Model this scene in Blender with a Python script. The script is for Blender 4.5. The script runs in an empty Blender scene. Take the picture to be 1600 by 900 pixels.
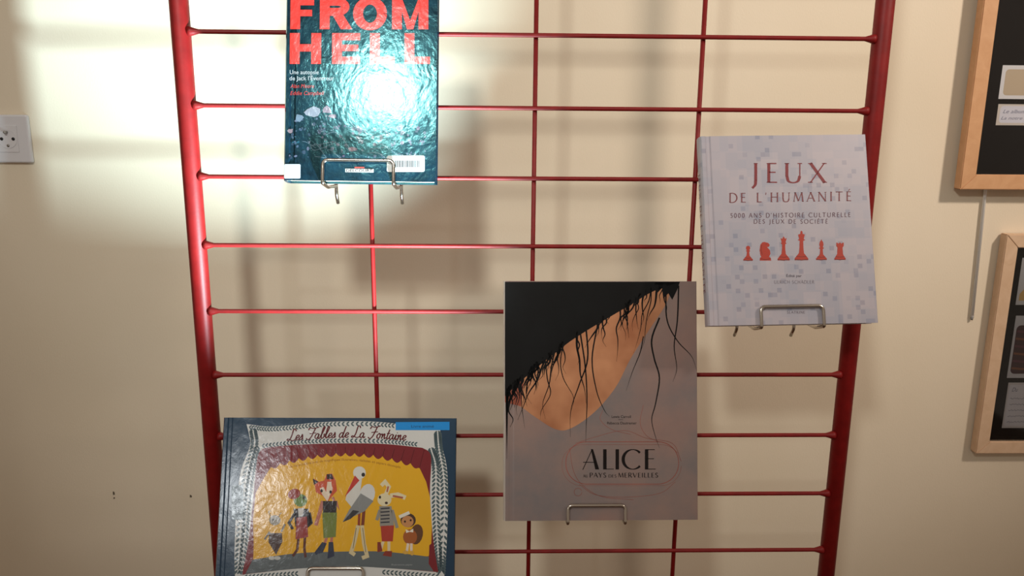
import bpy, bmesh, math, random
import numpy as np
from mathutils import Vector, Matrix
rnd = random.Random(7)
S = bpy.context.scene
COL = S.collection

# ------------------------------------------------------------------ camera
cd = bpy.data.cameras.new('camera'); cam = bpy.data.objects.new('camera', cd); COL.objects.link(cam)
cd.sensor_width = 36.0; cd.lens = 36.0 * 1280 / 1600; cd.clip_start = 0.02
CR = Vector((0.99962235, -0.02607786, 0.00866607)); CU = Vector((-0.00270812, 0.22033843, 0.97541973)); CF = Vector((0.02734633, 0.97507483, -0.2201846))
cam.matrix_world = Matrix(((CR.x, CU.x, -CF.x, -0.061), (CR.y, CU.y, -CF.y, -1.1569), (CR.z, CU.z, -CF.z, 1.45), (0, 0, 0, 1)))
S.camera = cam
# ------------------------------------------------------------------ world and lamps
w = bpy.data.worlds.new('world'); S.world = w; w.use_nodes = True
w.node_tree.nodes['Background'].inputs[0].default_value = (1.0, 0.80, 0.63, 1)
w.node_tree.nodes['Background'].inputs[1].default_value = 0.29
def spot(name, loc, target, power, color, angle, blend, radius):
    d = bpy.data.lights.new(name, 'SPOT'); o = bpy.data.objects.new(name, d); COL.objects.link(o)
    d.energy = power; d.color = color; d.spot_size = math.radians(angle); d.spot_blend = blend; d.shadow_soft_size = radius
    o.location = loc; o.rotation_euler = (Vector(target) - Vector(loc)).to_track_quat('-Z', 'Y').to_euler()
    return o
spot('ceiling_spot_cool', (-0.42, -1.7, 2.36), (-0.16, 0.1, 1.58), 86, (0.95, 0.97, 0.91), 64, 1.0, 0.09)
spot('ceiling_spot_warm', (1.65, -1.15, 2.60), (0.78, 0.26, 1.68), 142, (1.0, 0.87, 0.75), 57, 1.0, 0.09)
spot('table_spot', (-0.03, -0.30, 0.915), (-0.90, 0.26, 2.36), 190, (0.66, 0.91, 1.0), 76, 1.0, 0.018)
spot('side_lamp', (-0.86, -1.55, 1.33), (-0.40, 0.0, 0.95), 9, (0.92, 0.97, 1.0), 46, 1.0, 0.05)
vs = S.view_settings
vs.view_transform = 'Standard'; vs.look = 'None'; vs.gamma = 1.0; vs.exposure = -0.12; vs.use_curve_mapping = False

# ------------------------------------------------------------------ helpers
def lin(c): return tuple((v / 12.92 if v <= .04045 else ((v + .055) / 1.055) ** 2.4) for v in c)
def rgb(r, g, b): return lin((r / 255, g / 255, b / 255))
MATS = {}
def mat(name, color=(.5, .5, .5), rough=.5, metal=0., coat=0., spec=.5, attr=False, tint=None):
    if name in MATS: return MATS[name]
    m = bpy.data.materials.new(name); m.use_nodes = True
    b = m.node_tree.nodes['Principled BSDF']
    b.inputs['Base Color'].default_value = (*color, 1); b.inputs['Roughness'].default_value = rough
    b.inputs['Metallic'].default_value = metal; b.inputs['Coat Weight'].default_value = coat
    b.inputs['Coat Roughness'].default_value = .12; b.inputs['Specular IOR Level'].default_value = spec
    if tint: b.inputs['Specular Tint'].default_value = (*tint, 1)
    if attr:
        a = m.node_tree.nodes.new('ShaderNodeAttribute'); a.attribute_name = 'Col'
        m.node_tree.links.new(a.outputs['Color'], b.inputs['Base Color'])
    MATS[name] = m
    return m
def N(m, t, **kw):
    n = m.node_tree.nodes.new(t)
    for k, v in kw.items(): setattr(n, k, v)
    return n
def L(m, a, b): m.node_tree.links.new(a, b)
def bsdf(m): return m.node_tree.nodes['Principled BSDF']
def coords(m, scale=(1, 1, 1)):
    t = N(m, 'ShaderNodeTexCoord'); mp = N(m, 'ShaderNodeMapping'); mp.inputs['Scale'].default_value = scale
    L(m, t.outputs['Object'], mp.inputs['Vector']); return mp.outputs['Vector']
def noise(m, vec, scale, detail=3, rough=.5, dist=0.):
    n = N(m, 'ShaderNodeTexNoise'); n.inputs['Scale'].default_value = scale; n.inputs['Detail'].default_value = detail
    n.inputs['Roughness'].default_value = rough; n.inputs['Distortion'].default_value = dist
    L(m, vec, n.inputs['Vector']); return n.outputs['Fac']
def ramp(m, fac, stops):
    r = N(m, 'ShaderNodeValToRGB'); e = r.color_ramp.elements
    while len(e) < len(stops): e.new(.5)
    for q, (p, c) in zip(e, stops): q.position = p; q.color = (*c, 1)
    L(m, fac, r.inputs['Fac']); return r.outputs['Color']
def bump(m, h, strength, dist=.001):
    b = N(m, 'ShaderNodeBump'); b.inputs['Strength'].default_value = strength; b.inputs['Distance'].default_value = dist
    L(m, h, b.inputs['Height']); L(m, b.outputs['Normal'], bsdf(m).inputs['Normal']); return b
def mixc(m, fac, a, b, mode='MIX'):
    x = N(m, 'ShaderNodeMix', data_type='RGBA', blend_type=mode)
    for s, v in ((x.inputs[0], fac), (x.inputs[6], a), (x.inputs[7], b)):
        if isinstance(v, (int, float)): s.default_value = v
        elif isinstance(v, tuple): s.default_value = (*v, 1)
        else: L(m, v, s)
    return x.outputs[2]

def mk(name, verts, faces, material, parent=None, smooth=False, loc=None):
    me = bpy.data.meshes.new(name); me.from_pydata([tuple(v) for v in verts], [], [tuple(f) for f in faces]); me.update()
    if smooth: me.polygons.foreach_set('use_smooth', [True] * len(me.polygons))
    if material: me.materials.append(material)
    o = bpy.data.objects.new(name, me); COL.objects.link(o); o.parent = parent
    if loc: o.location = loc
    return o
def bm_obj(name, bm, material, parent=None, smooth=False, loc=None):
    me = bpy.data.meshes.new(name); bm.normal_update(); bm.to_mesh(me); bm.free()
    if smooth: me.polygons.foreach_set('use_smooth', [True] * len(me.polygons))
    me.materials.append(material)
    o = bpy.data.objects.new(name, me); COL.objects.link(o); o.parent = parent
    if loc: o.location = loc
    return o
def bbox(bm, x0, x1, y0, y1, z0, z1, bev=0., seg=2):
    vs_ = [bm.verts.new(p) for p in ((x0,y0,z0),(x1,y0,z0),(x1,y1,z0),(x0,y1,z0),(x0,y0,z1),(x1,y0,z1),(x1,y1,z1),(x0,y1,z1))]
    fs = [bm.faces.new([vs_[i] for i in f]) for f in ((3,2,1,0),(4,5,6,7),(0,1,5,4),(1,2,6,5),(2,3,7,6),(3,0,4,7))]
    if bev:
        es = list({e for f in fs for e in f.edges})
        bmesh.ops.bevel(bm, geom=es, offset=bev, segments=seg, affect='EDGES', profile=.5)
def box(name, dims, material, parent=None, bev=0., loc=None):
    bm = bmesh.new(); bbox(bm, *dims, bev=bev); return bm_obj(name, bm, material, parent, loc=loc)
def fillet(pts, r, n=5):
    pts = [Vector(p) for p in pts]; out = [pts[0]]
    for i_, (a, b, c) in enumerate(zip(pts, pts[1:], pts[2:])):
        r_ = r[i_] if isinstance(r, (list, tuple)) else r
        d1 = (a - b); d2 = (c - b); rr = min(r_, d1.length * .49, d2.length * .49)
        p1 = b + d1.normalized() * rr; p2 = b + d2.normalized() * rr
        for i in range(n + 1):
            t = i / n; out.append((1 - t) ** 2 * p1 + 2 * t * (1 - t) * b + t * t * p2)
    out.append(pts[-1]); return out
def tube_into(bm, pts, r, seg=10, cap=True):
    pts = [Vector(p) for p in pts]; rings = []
    t0 = (pts[1] - pts[0]).normalized(); up = Vector((0, 0, 1)) if abs(t0.z) < .9 else Vector((1, 0, 0))
    n = t0.cross(up).normalized()
    for i, p in enumerate(pts):
        t = (pts[min(i + 1, len(pts) - 1)] - pts[max(i - 1, 0)]).normalized()
        n = (n - t * n.dot(t)).normalized(); b = t.cross(n)
        rr = r[i] if isinstance(r, (list, tuple)) else r
        rings.append([bm.verts.new(p + (n * math.cos(a) + b * math.sin(a)) * rr) for a in (2 * math.pi * k / seg for k in range(seg))])
    for A, B in zip(rings, rings[1:]):
        for k in range(seg): bm.faces.new((A[k], A[(k + 1) % seg], B[(k + 1) % seg], B[k]))
    if cap: bm.faces.new(rings[0][::-1]); bm.faces.new(rings[-1])
def tube(name, pts, r, material, parent=None, seg=10, loc=None):
    bm = bmesh.new(); tube_into(bm, pts, r, seg); bmesh.ops.recalc_face_normals(bm, faces=bm.faces[:]); return bm_obj(name, bm, material, parent, True, loc)
def thing(name, label, cat, loc=(0, 0, 0), group=None):
    o = bpy.data.objects.new(name, None); COL.objects.link(o); o.location = loc; o.empty_display_size = .05
    o['label'] = label; o['category'] = cat
    if group: o['group'] = group
    return o
def struct(o): o['kind'] = 'structure'; return o

# ------------------------------------------------------------------ 2-D print engine (flat print on covers and cards)
FONTC = {}
def bfont(body, bold=0., shear=0.):
    key = (body, bold, shear)
    if key not in FONTC:
        cu = bpy.data.curves.new('tmp', 'FONT'); cu.body = body; cu.offset = bold; cu.shear = shear; cu.resolution_u = 3
        o = bpy.data.objects.new('tmp', cu); COL.objects.link(o)
        dg = bpy.context.evaluated_depsgraph_get(); me = o.evaluated_get(dg).to_mesh()
        V = [(v.co.x, v.co.y) for v in me.vertices]; Fc = [tuple(p.vertices) for p in me.polygons]
        o.evaluated_get(dg).to_mesh_clear(); bpy.data.objects.remove(o); bpy.data.curves.remove(cu)
        FONTC[key] = (V, Fc)
    return FONTC[key]
def crom(pts, n=6):
    P = [np.array(p, float) for p in pts]; P = [2 * P[0] - P[1]] + P + [2 * P[-1] - P[-2]]; out = []
    for i in range(1, len(P) - 2):
        for k in range(n):
            t = k / n
            out.append(.5 * (2 * P[i] + (P[i + 1] - P[i - 1]) * t + (2 * P[i - 1] - 5 * P[i] + 4 * P[i + 1] - P[i + 2]) * t * t + (3 * P[i] - P[i - 1] - 3 * P[i + 1] + P[i + 2]) * t ** 3))
    out.append(P[-2]); return [tuple(p) for p in out]
def arc(cx, cy, rx, ry, a0, a1, n=14):
    return [(cx + rx * math.cos(math.radians(a0 + (a1 - a0) * i / n)), cy + ry * math.sin(math.radians(a0 + (a1 - a0) * i / n))) for i in range(n + 1)]
def ellipse(cx, cy, rx, ry, rot=0, n=20):
    c, s = math.cos(math.radians(rot)), math.sin(math.radians(rot))
    return [(cx + rx * math.cos(a) * c - ry * math.sin(a) * s, cy + rx * math.cos(a) * s + ry * math.sin(a) * c) for a in (2 * math.pi * i / n for i in range(n))]
def rrect(x0, y0, x1, y1, r, n=5):
    return arc(x1 - r, y1 - r, r, r, 0, 90, n) + arc(x0 + r, y1 - r, r, r, 90, 180, n) + arc(x0 + r, y0 + r, r, r, 180, 270, n) + arc(x1 - r, y0 + r, r, r, 270, 360, n)

def _glyphs():
    k, t, n = 'k', 't', 'n'
    G = {}
    st = lambda x: (k, [(x, 0), (x, 1)])
    G['A'] = (.82, [(t, [(.03, 0), (.41, 1)]), (k, [(.40, 1), (.79, 0)]), (t, [(.16, .36), (.64, .36)])])
    G['C'] = (.86, [(n, arc(.52, .5, .47, .5, 48, 312))])
    G['D'] = (.86, [st(.12), (n, [(.12, 1), (.34, 1)] + arc(.36, .5, .46, .5, 90, -90) + [(.12, 0)])])
    G['E'] = (.58, [st(.12), (t, [(.12, .98), (.5, .98)]), (t, [(.12, .53), (.46, .53)]), (t, [(.12, .02), (.54, .02)])])
    G['F'] = (.54, [st(.12), (t, [(.12, .98), (.5, .98)]), (t, [(.12, .52), (.44, .52)])])
    G['H'] = (.86, [st(.12), st(.74), (t, [(.12, .52), (.74, .52)])])
    G['I'] = (.26, [st(.13)])
    G['J'] = (.34, [(k, [(.2, 1), (.2, .12)]), (n, crom([(.2, .14), (.17, -.1), (.0, -.28)]))])
    G['K'] = (.74, [st(.12), (t, [(.14, .48), (.6, 1)]), (k, [(.24, .56), (.7, 0)])])
    G['L'] = (.55, [st(.12), (t, [(.12, .02), (.54, .02)])])
    G['M'] = (1.04, [(t, [(.06, 0), (.17, 1)]), (k, [(.17, 1), (.52, .06)]), (t, [(.52, .06), (.86, 1)]), (k, [(.86, 1), (.97, 0)])])
    G['N'] = (.88, [(t, [(.1, 0), (.1, 1)]), (k, [(.1, 1), (.77, .02)]), (t, [(.77, 0), (.77, 1)])])
    G['O'] = (.98, [(n, arc(.49, .5, .45, .5, 0, 360, 26))])
    bowl = (n, [(.12, 1), (.3, 1)] + arc(.32, .75, .25, .25, 90, -90) + [(.12, .5)])
    G['P'] = (.62, [st(.12), bowl]); G['R'] = (.74, [st(.12), bowl, (k, [(.32, .5), (.7, 0)])])
    G['S'] = (.58, [(n, crom([(.48, .86), (.3, 1), (.1, .8), (.2, .58), (.42, .42), (.5, .2), (.3, 0), (.06, .12)]))])
    G['T'] = (.74, [st(.37), (t, [(.02, .98), (.72, .98)])])
    G['U'] = (.86, [(k, [(.12, 1), (.12, .32)]), (n, crom([(.12, .34), (.2, .08), (.42, 0), (.65, .08), (.74, .34)])), (t, [(.74, .33), (.74, 1)])])
    G['V'] = (.8, [(k, [(.03, 1), (.4, 0)]), (t, [(.4, 0), (.77, 1)])])
    G['X'] = (.8, [(k, [(.05, 1), (.74, 0)]), (t, [(.05, 0), (.72, 1)])])
    G['Y'] = (.74, [(k, [(.03, 1), (.36, .46)]), (t, [(.36, .46), (.7, 1)]), (k, [(.36, .48), (.36, 0)])])
    G['5'] = (.56, [(k, [(.14, .94), (.5, .94)]), (t, [(.16, .98), (.13, .56)]), (n, crom([(.13, .56), (.34, .6), (.48, .32), (.34, .04), (.06, .04)]))])
    G['0'] = (.6, [(n, arc(.3, .5, .24, .5, 0, 360, 22))])
    G["'"] = (.2, [(t, [(.1, 1.02), (.07, .78)])])
    G[' '] = (.38, [])
    G['É'] = (G['E'][0], G['E'][1] + [(t, [(.25, 1.1), (.4, 1.28)])])
    G['Ä'] = (G['A'][0], G['A'][1] + [(t, [(.24, 1.16), (.3, 1.16)]), (t, [(.5, 1.16), (.56, 1.16)])])
    return G
GLY = _glyphs()
SCRIPT = {
 'L': (.62, [[(.58,.8),(.5,.98),(.36,.93),(.32,.6),(.26,.25),(.12,.02),(0,.06),(.06,.15),(.22,.08),(.45,0),(.66,.1)]]),
 'F': (.66, [[(.06,.76),(.16,.95),(.45,.91),(.86,1.02)],[(.60,.95),(.48,.5),(.34,.1),(.16,-.05),(0,.08)],[(.2,.46),(.45,.5),(.72,.52)]]),
 'e': (.33, [[(0,.12),(.2,.2),(.3,.32),(.22,.42),(.1,.32),(.08,.12),(.18,0),(.35,.1)]]),
 's': (.31, [[(0,.08),(.16,.28),(.2,.44),(.25,.22),(.2,.03),(.1,0),(.03,.07)],[(.2,.02),(.33,.1)]]),
 'a': (.43, [[(.3,.36),(.2,.42),(.06,.3),(.04,.1),(.14,0),(.26,.12),(.32,.4)],[(.32,.4),(.29,.1),(.36,0),(.46,.1)]]),
 'b': (.38, [[(.02,.1),(.16,.5),(.26,.9),(.2,.98),(.13,.8),(.1,.3),(.12,.05),(.22,0),(.32,.15),(.3,.35),(.4,.34)]]),
 'l': (.24, [[(0,.1),(.14,.45),(.24,.88),(.18,.98),(.1,.8),(.08,.2),(.14,0),(.26,.1)]]),
 'd': (.44, [[(.3,.36),(.2,.42),(.06,.3),(.04,.1),(.14,0),(.26,.12),(.32,.4)],[(.44,.98),(.35,.45),(.3,.1),(.37,0),(.46,.1)]]),
 'o': (.38, [[(.2,.42),(.06,.3),(.05,.1),(.16,0),(.28,.12),(.27,.34),(.2,.42),(.3,.36),(.4,.38)]]),
 'n': (.38, [[(0,.3),(.06,.4),(.08,.2),(.05,0)],[(.06,.1),(.18,.38),(.26,.38),(.25,.15),(.28,0),(.4,.1)]]),
 't': (.25, [[(.2,.8),(.12,.4),(.08,.1),(.14,0),(.27,.1)],[(.02,.46),(.3,.48)]]),
 'i': (.22, [[(0,.1),(.1,.4),(.07,.1),(.13,0),(.24,.1)],[(.15,.56),(.17,.61)]]),
 ' ': (.26, [])}

class Print:
    """flat print in sheet coordinates (x right, y up), one mesh with a colour per face; to3 maps sheet coords to the local surface"""
    def __init__(s, to3): s.to3 = to3; s.V = []; s.F = []; s.C = []
    def raw(s, V, F, col, layer):
        b = len(s.V); s.V += [s.to3(x, y, layer) for x, y in V]
        for f in F: s.F.append([b + i for i in f]); s.C.append(col)
    def poly(s, pts, col, layer=1): s.raw(pts, [list(range(len(pts)))], col, layer)
    def stroke(s, pts, wd, col, layer=2, thin=None, taper=False):
        P = [np.array(p, float) for p in pts]; V = []; n = len(P)
        for i, p in enumerate(P):
            d1 = P[i] - P[i - 1] if i else P[1] - P[0]; d2 = P[i + 1] - P[i] if i < n - 1 else d1
            d1 = d1 / (np.linalg.norm(d1) + 1e-12); d2 = d2 / (np.linalg.norm(d2) + 1e-12)
            t = d1 + d2; t = t / (np.linalg.norm(t) + 1e-12); q = np.array([-t[1], t[0]])
            ww = wd if thin is None else thin + (wd - thin) * abs(t[1]) ** 1.3
            if taper: ww *= max(.12, math.sin(math.pi * min(1, .5 + .5 * i / (n - 1))))
            m = 1 / max(.5, abs(float(np.dot(t, d1))))
            V += [tuple(p + q * ww / 2 * m), tuple(p - q * ww / 2 * m)]
        s.raw(V, [[2 * i, 2 * i + 1, 2 * i + 3, 2 * i + 2] for i in range(n - 1)], col, layer)
    def text(s, body, x0, x1, y, cap, col, layer=3, bold=0., shear=0., fn=None):
        V, F = bfont(body, bold, shear); xs = [v[0] for v in V]; a, b = min(xs), max(xs)
        kx = (x1 - x0) / (b - a); ky = cap / .69
        V = [(x0 + (v[0] - a) * kx, y[0] + (y[1] - y[0]) * (v[0] - a) / (b - a) + v[1] * ky) if isinstance(y, tuple) else (x0 + (v[0] - a) * kx, y + v[1] * ky) for v in V]
        if fn: V = [fn(*v) for v in V]
        s.raw(V, F, col, layer)
    def roman(s, body, x0, x1, y, cap, col, layer=3, thick=.13, thin=.05, serif=.1, gap=.12):
        adv = sum(GLY[c][0] + gap for c in body) - gap; kx = (x1 - x0) / adv; x = x0
        y0, y1 = y if isinstance(y, tuple) else (y, y)
        for c in body:
            wd, st = GLY[c]; yy = y0 + (y1 - y0) * (x - x0) / (x1 - x0)
            f = lambda p: (x + p[0] * kx, yy + p[1] * cap)
            for typ, pts in st:
                if typ == 'n': s.stroke([f(p) for p in pts], thick * cap, col, layer, thin=thin * cap)
                else:
                    s.stroke([f(p) for p in pts], (thick if typ == 'k' else thin) * cap, col, layer)
                    if serif:
                        for p, q in ((pts[0], pts[-1]), (pts[-1], pts[0])):
                            if abs(p[1] - q[1]) > .5 and (p[1] < .01 or p[1] > .99):
                                yb = p[1] + (.02 if p[1] < .5 else -.02)
                                s.stroke([f((p[0] - serif, yb)), f((p[0] + serif, yb))], .045 * cap, col, layer)
            x += (wd + gap) * kx
    def script(s, body, x0, x1, yfn, cap, col, layer=3, wd=.085, slant=.32):
        adv = sum(SCRIPT[c][0] for c in body); kx = (x1 - x0) / adv; x = x0
        for c in body:
            a, st = SCRIPT[c]
            for pts in st:
                q = [(x + (p[0] + slant * p[1] * .6) * kx, yfn(x) + p[1] * cap) for p in crom(pts, 5)]
                s.stroke(q, wd * cap, col, layer, thin=.075 * cap)
            x += a * kx
    def build(s, name, material, parent, label=None):
        me = bpy.data.meshes.new(name); me.from_pydata(s.V, [], s.F); me.update()
        ca = me.color_attributes.new('Col', 'FLOAT_COLOR', 'CORNER')
        data = []
        for p, c in zip(me.polygons, s.C): data += [c[0], c[1], c[2], 1.0] * p.loop_total
        ca.data.foreach_set('color', data)
        me.materials.append(material)
        # every face must look outwards (-Y of the cover)
        bm = bmesh.new(); bm.from_mesh(me)
        for f in bm.faces:
            if f.normal.y > 0: f.normal_flip()
        bm.to_mesh(me); bm.free()
        o = bpy.data.objects.new(name, me); COL.objects.link(o); o.parent = parent
        if label: o['label'] = label
        return o

def line(name, to3, parent, material, how, *a, **k):
    q = Print(to3); getattr(q, how)(*a, **k); return q.build(name, material, parent)
def homography(src, dst):
    A = []; b = []
    for (x, y), (u, v) in zip(src, dst):
        A += [[x, y, 1, 0, 0, 0, -u * x, -u * y], [0, 0, 0, x, y, 1, -v * x, -v * y]]; b += [u, v]
    h = np.linalg.solve(np.array(A, float), np.array(b, float)); return np.append(h, 1).reshape(3, 3)

# ------------------------------------------------------------------ materials
m_wall = mat('cream_wall', rgb(226, 212, 190), .75)
_v = coords(m_wall); _n = noise(m_wall, _v, 3.0, 4); L(m_wall, ramp(m_wall, _n, [(.3, rgb(223, 208, 184)), (.7, rgb(229, 215, 193))]), bsdf(m_wall).inputs['Base Color'])
bump(m_wall, noise(m_wall, coords(m_wall, (1, 1, .6)), 420, 2), .25, .0006)
m_floor = mat('brown_floor', rgb(120, 92, 70), .5)
_n = noise(m_floor, coords(m_floor), 8, 4); L(m_floor, ramp(m_floor, _n, [(.3, rgb(108, 82, 62)), (.7, rgb(132, 102, 78))]), bsdf(m_floor).inputs['Base Color'])
m_red = mat('red_enamel', rgb(124, 15, 15), .5, spec=.35)
_n = noise(m_red, coords(m_red), 60, 4); L(m_red, ramp(m_red, _n, [(.3, rgb(116, 13, 13)), (.75, rgb(134, 18, 18))]), bsdf(m_red).inputs['Base Color'])
bump(m_red, noise(m_red, coords(m_red), 220, 2), .15, .0006)
m_chrome = mat('chrome_wire', rgb(196, 188, 178), .2, 1.0)
m_pages = mat('page_edges', rgb(214, 196, 166), .8)
_n = noise(m_pages, coords(m_pages, (1, 600, 1)), 4, 2); L(m_pages, ramp(m_pages, _n, [(.35, rgb(188, 168, 138)), (.65, rgb(224, 208, 180))]), bsdf(m_pages).inputs['Base Color'])
m_plastic = mat('white_plastic', rgb(214, 212, 216), .3)
m_hole = mat('dark_hole', rgb(20, 20, 22), .6)
m_pin = mat('steel_pin', rgb(170, 165, 160), .3, 1.0)
def wood(name, a, b):
    m = mat(name, a, .45); v = coords(m, (1, 1, 1)); n = noise(m, v, 30, 5, .6, 1.5)
    L(m, ramp(m, n, [(.3, a), (.7, b)]), bsdf(m).inputs['Base Color']); return m
m_wood1 = wood('honey_wood', rgb(200, 150, 108), rgb(212, 164, 122)); m_wood2 = wood('pale_wood', rgb(206, 172, 140), rgb(218, 186, 156))
m_mount = mat('black_mount', rgb(18, 14, 13), .8, spec=.15)
m_print = mat('matte_print', attr=True, rough=.5)
m_scuff = mat('scuff', rgb(96, 84, 70), .9)
m_glass = bpy.data.materials.new('picture_glass'); m_glass.use_nodes = True
nt = m_glass.node_tree; nt.nodes.remove(nt.nodes['Principled BSDF'])
tr = nt.nodes.new('ShaderNodeBsdfTransparent'); gl = nt.nodes.new('ShaderNodeBsdfGlossy'); gl.inputs['Roughness'].default_value = .05
fr = nt.nodes.new('ShaderNodeFresnel'); fr.inputs['IOR'].default_value = 1.33; mx = nt.nodes.new('ShaderNodeMixShader')
nt.links.new(fr.outputs[0], mx.inputs[0]); nt.links.new(tr.outputs[0], mx.inputs[1]); nt.links.new(gl.outputs[0], mx.inputs[2]); nt.links.new(mx.outputs[0], nt.nodes['Material Output'].inputs[0])
def film_bump(m, strength, sc):
    v = coords(m, (1, 1, .75)); h = noise(m, v, sc, 4, .62, .8); h2 = noise(m, v, sc * .2, 2, .5, 1.2)
    ad = N(m, 'ShaderNodeMath', operation='MULTIPLY_ADD'); L(m, h2, ad.inputs[0]); ad.inputs[1].default_value = 2.6; L(m, h, ad.inputs[2]); bump(m, ad.outputs[0], strength, .002)
TEAL_TINT = (.35, .95, 1.0)
m_fh = mat('teal_film_cover', rgb(24, 46, 62), .14, spec=.5, tint=TEAL_TINT)
_n = noise(m_fh, coords(m_fh), 45, 6, .7); L(m_fh, ramp(m_fh, _n, [(.35, rgb(12, 24, 36)), (.65, rgb(20, 48, 64))]), bsdf(m_fh).inputs['Base Color']); film_bump(m_fh, .07, 170)
m_fhp = mat('teal_film_print', rough=.16, spec=.4, attr=True, tint=(.8, .95, 1.0)); film_bump(m_fhp, .07, 170)
m_fab = mat('navy_film_cover', rgb(22, 54, 78), .2, spec=.6); film_bump(m_fab, .12, 60)
m_fabp = mat('navy_film_print', rough=.17, spec=.6, attr=True); film_bump(m_fabp, .13, 120)
m_jeux = mat('mosaic_cover', rgb(178, 174, 184), .42)
def mosaic(m):
    acc = None
    for sz, lo, hi in ((.024, rgb(144, 146, 164), rgb(182, 170, 178)), (.012, rgb(150, 153, 170), rgb(180, 169, 176)), (.0062, rgb(150, 152, 162), rgb(178, 172, 177))):
        t = N(m, 'ShaderNodeTexCoord'); sn = N(m, 'ShaderNodeVectorMath', operation='SNAP'); sn.inputs[1].default_value = (sz, 1.0, sz)
        ad = N(m, 'ShaderNodeVectorMath', operation='ADD'); ad.inputs[1].default_value = (sz * .37 + 3, 5.5, sz * .21 + 3)
        L(m, t.outputs['Object'], ad.inputs[0]); L(m, ad.outputs[0], sn.inputs[0])
        wn = N(m, 'ShaderNodeTexWhiteNoise', noise_dimensions='3D'); L(m, sn.outputs[0], wn.inputs['Vector'])
        if sz < .01: c = ramp(m, wn.outputs['Value'], [(0, rgb(122, 124, 140)), (.07, rgb(138, 140, 155)), (.09, hi), (1, hi)])
        else: c = ramp(m, wn.outputs['Value'], [(0, lo), (1, hi)])
        acc = c if acc is None else mixc(m, .5 if sz > .01 else .4, acc, c)
    L(m, acc, bsdf(m).inputs['Base Color'])
mosaic(m_jeux)
m_alice = mat('mauve_cover', rgb(134, 116, 110), .4)
_v = coords(m_alice); _n1 = noise(m_alice, _v, 9, 5, .6); _n2 = noise(m_alice, _v, 5, 3)
_c1 = ramp(m_alice, _n1, [(.3, rgb(112, 108, 110)), (.7, rgb(150, 122, 112))])
L(m_alice, mixc(m_alice, ramp(m_alice, _n2, [(.5, (0, 0, 0)), (.75, (.55, .55, .55))]), _c1, rgb(158, 104, 90)), bsdf(m_alice).inputs['Base Color'])
m_alicep = mat('mauve_print', rough=.45, attr=True, spec=.15)
_a = [n for n in m_alicep.node_tree.nodes if n.type == 'ATTRIBUTE'][0]
L(m_alicep, mixc(m_alicep, 1.0, _a.outputs['Color'], ramp(m_alicep, noise(m_alicep, coords(m_alicep), 16, 3, .5), [(.3, (.62, .5, .46)), (.65, (1.06, 1.06, 1.06))]), 'MULTIPLY'), bsdf(m_alicep).inputs['Base Color'])

# ------------------------------------------------------------------ the setting
wall = struct(box('wall_back', (-2.4, 2.4, .26, .38, 0, 2.75), m_wall))
floor = struct(box('floor', (-2.4, 2.4, -2.6, .26, -.08, 0), m_floor))
rail = struct(box('trim_1', (-2.4, 2.4, .238, .26, 2.46, 2.50), mat('white_rail', rgb(225, 220, 210), .4), bev=.002))
for cx, cz, sc in ((-.757, .738, .006), (-.757, .728, .004), (-.616, .731, .005)):
    pts = [(cx + sc * rnd.uniform(.35, 1) * math.cos(a) * .6, .2597, cz + sc * rnd.uniform(.35, 1) * math.sin(a)) for a in (2 * math.pi * i / 9 for i in range(9))]
    mk('scuff_mark', pts, [list(range(9))[::-1]], m_scuff, wall)

# ------------------------------------------------------------------ red display rack
rack = thing('display_rack', 'red enamelled steel grid display rack standing before the cream wall', 'display rack')
PX = .475; PR = .0127; SP = .0963; ZTOP = 1.45 + .0896
for sx in (-1, 1):
    tube('post', [(sx * PX, 0, .03), (sx * PX, 0, 1.875), (sx * PX, 0, 1.88)], [PR, PR, PR * .8], m_red, rack, 20)
    box('foot', (sx * PX - .02, sx * PX + .02, -.24, .22, 0, .031), m_red, rack, .004)
bl = PX - PR + .002
bm = bmesh.new(); tube_into(bm, [(-bl, 0, 0), (-bl + .004, 0, 0), (-bl + .008, 0, 0), (-bl + .014, 0, 0), (bl - .014, 0, 0), (bl - .008, 0, 0), (bl - .004, 0, 0), (bl, 0, 0)], [.0065, .0062, .0048, .0031, .0031, .0048, .0062, .0065], 10)
bmesh.ops.recalc_face_normals(bm, faces=bm.faces[:])
bar0 = bm_obj('crossbar', bm, m_red, rack, True, (0, -.004, ZTOP + 3 * SP))
for kk in range(-2, 15):
    o = bar0.copy(); COL.objects.link(o); o.parent = rack; o.location = (0, -.004, ZTOP - kk * SP)
ZB, ZT = ZTOP - 14 * SP, ZTOP + 3 * SP
r0 = tube('rod', [(0, 0, ZB - .004), (0, 0, ZT + .004)], .0033, m_red, rack, 10, (-.2283, .0022, 0))
for x in (.001, .2297):
    o = r0.copy(); COL.objects.link(o); o.parent = rack; o.location = (x, .0022, 0)

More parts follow.
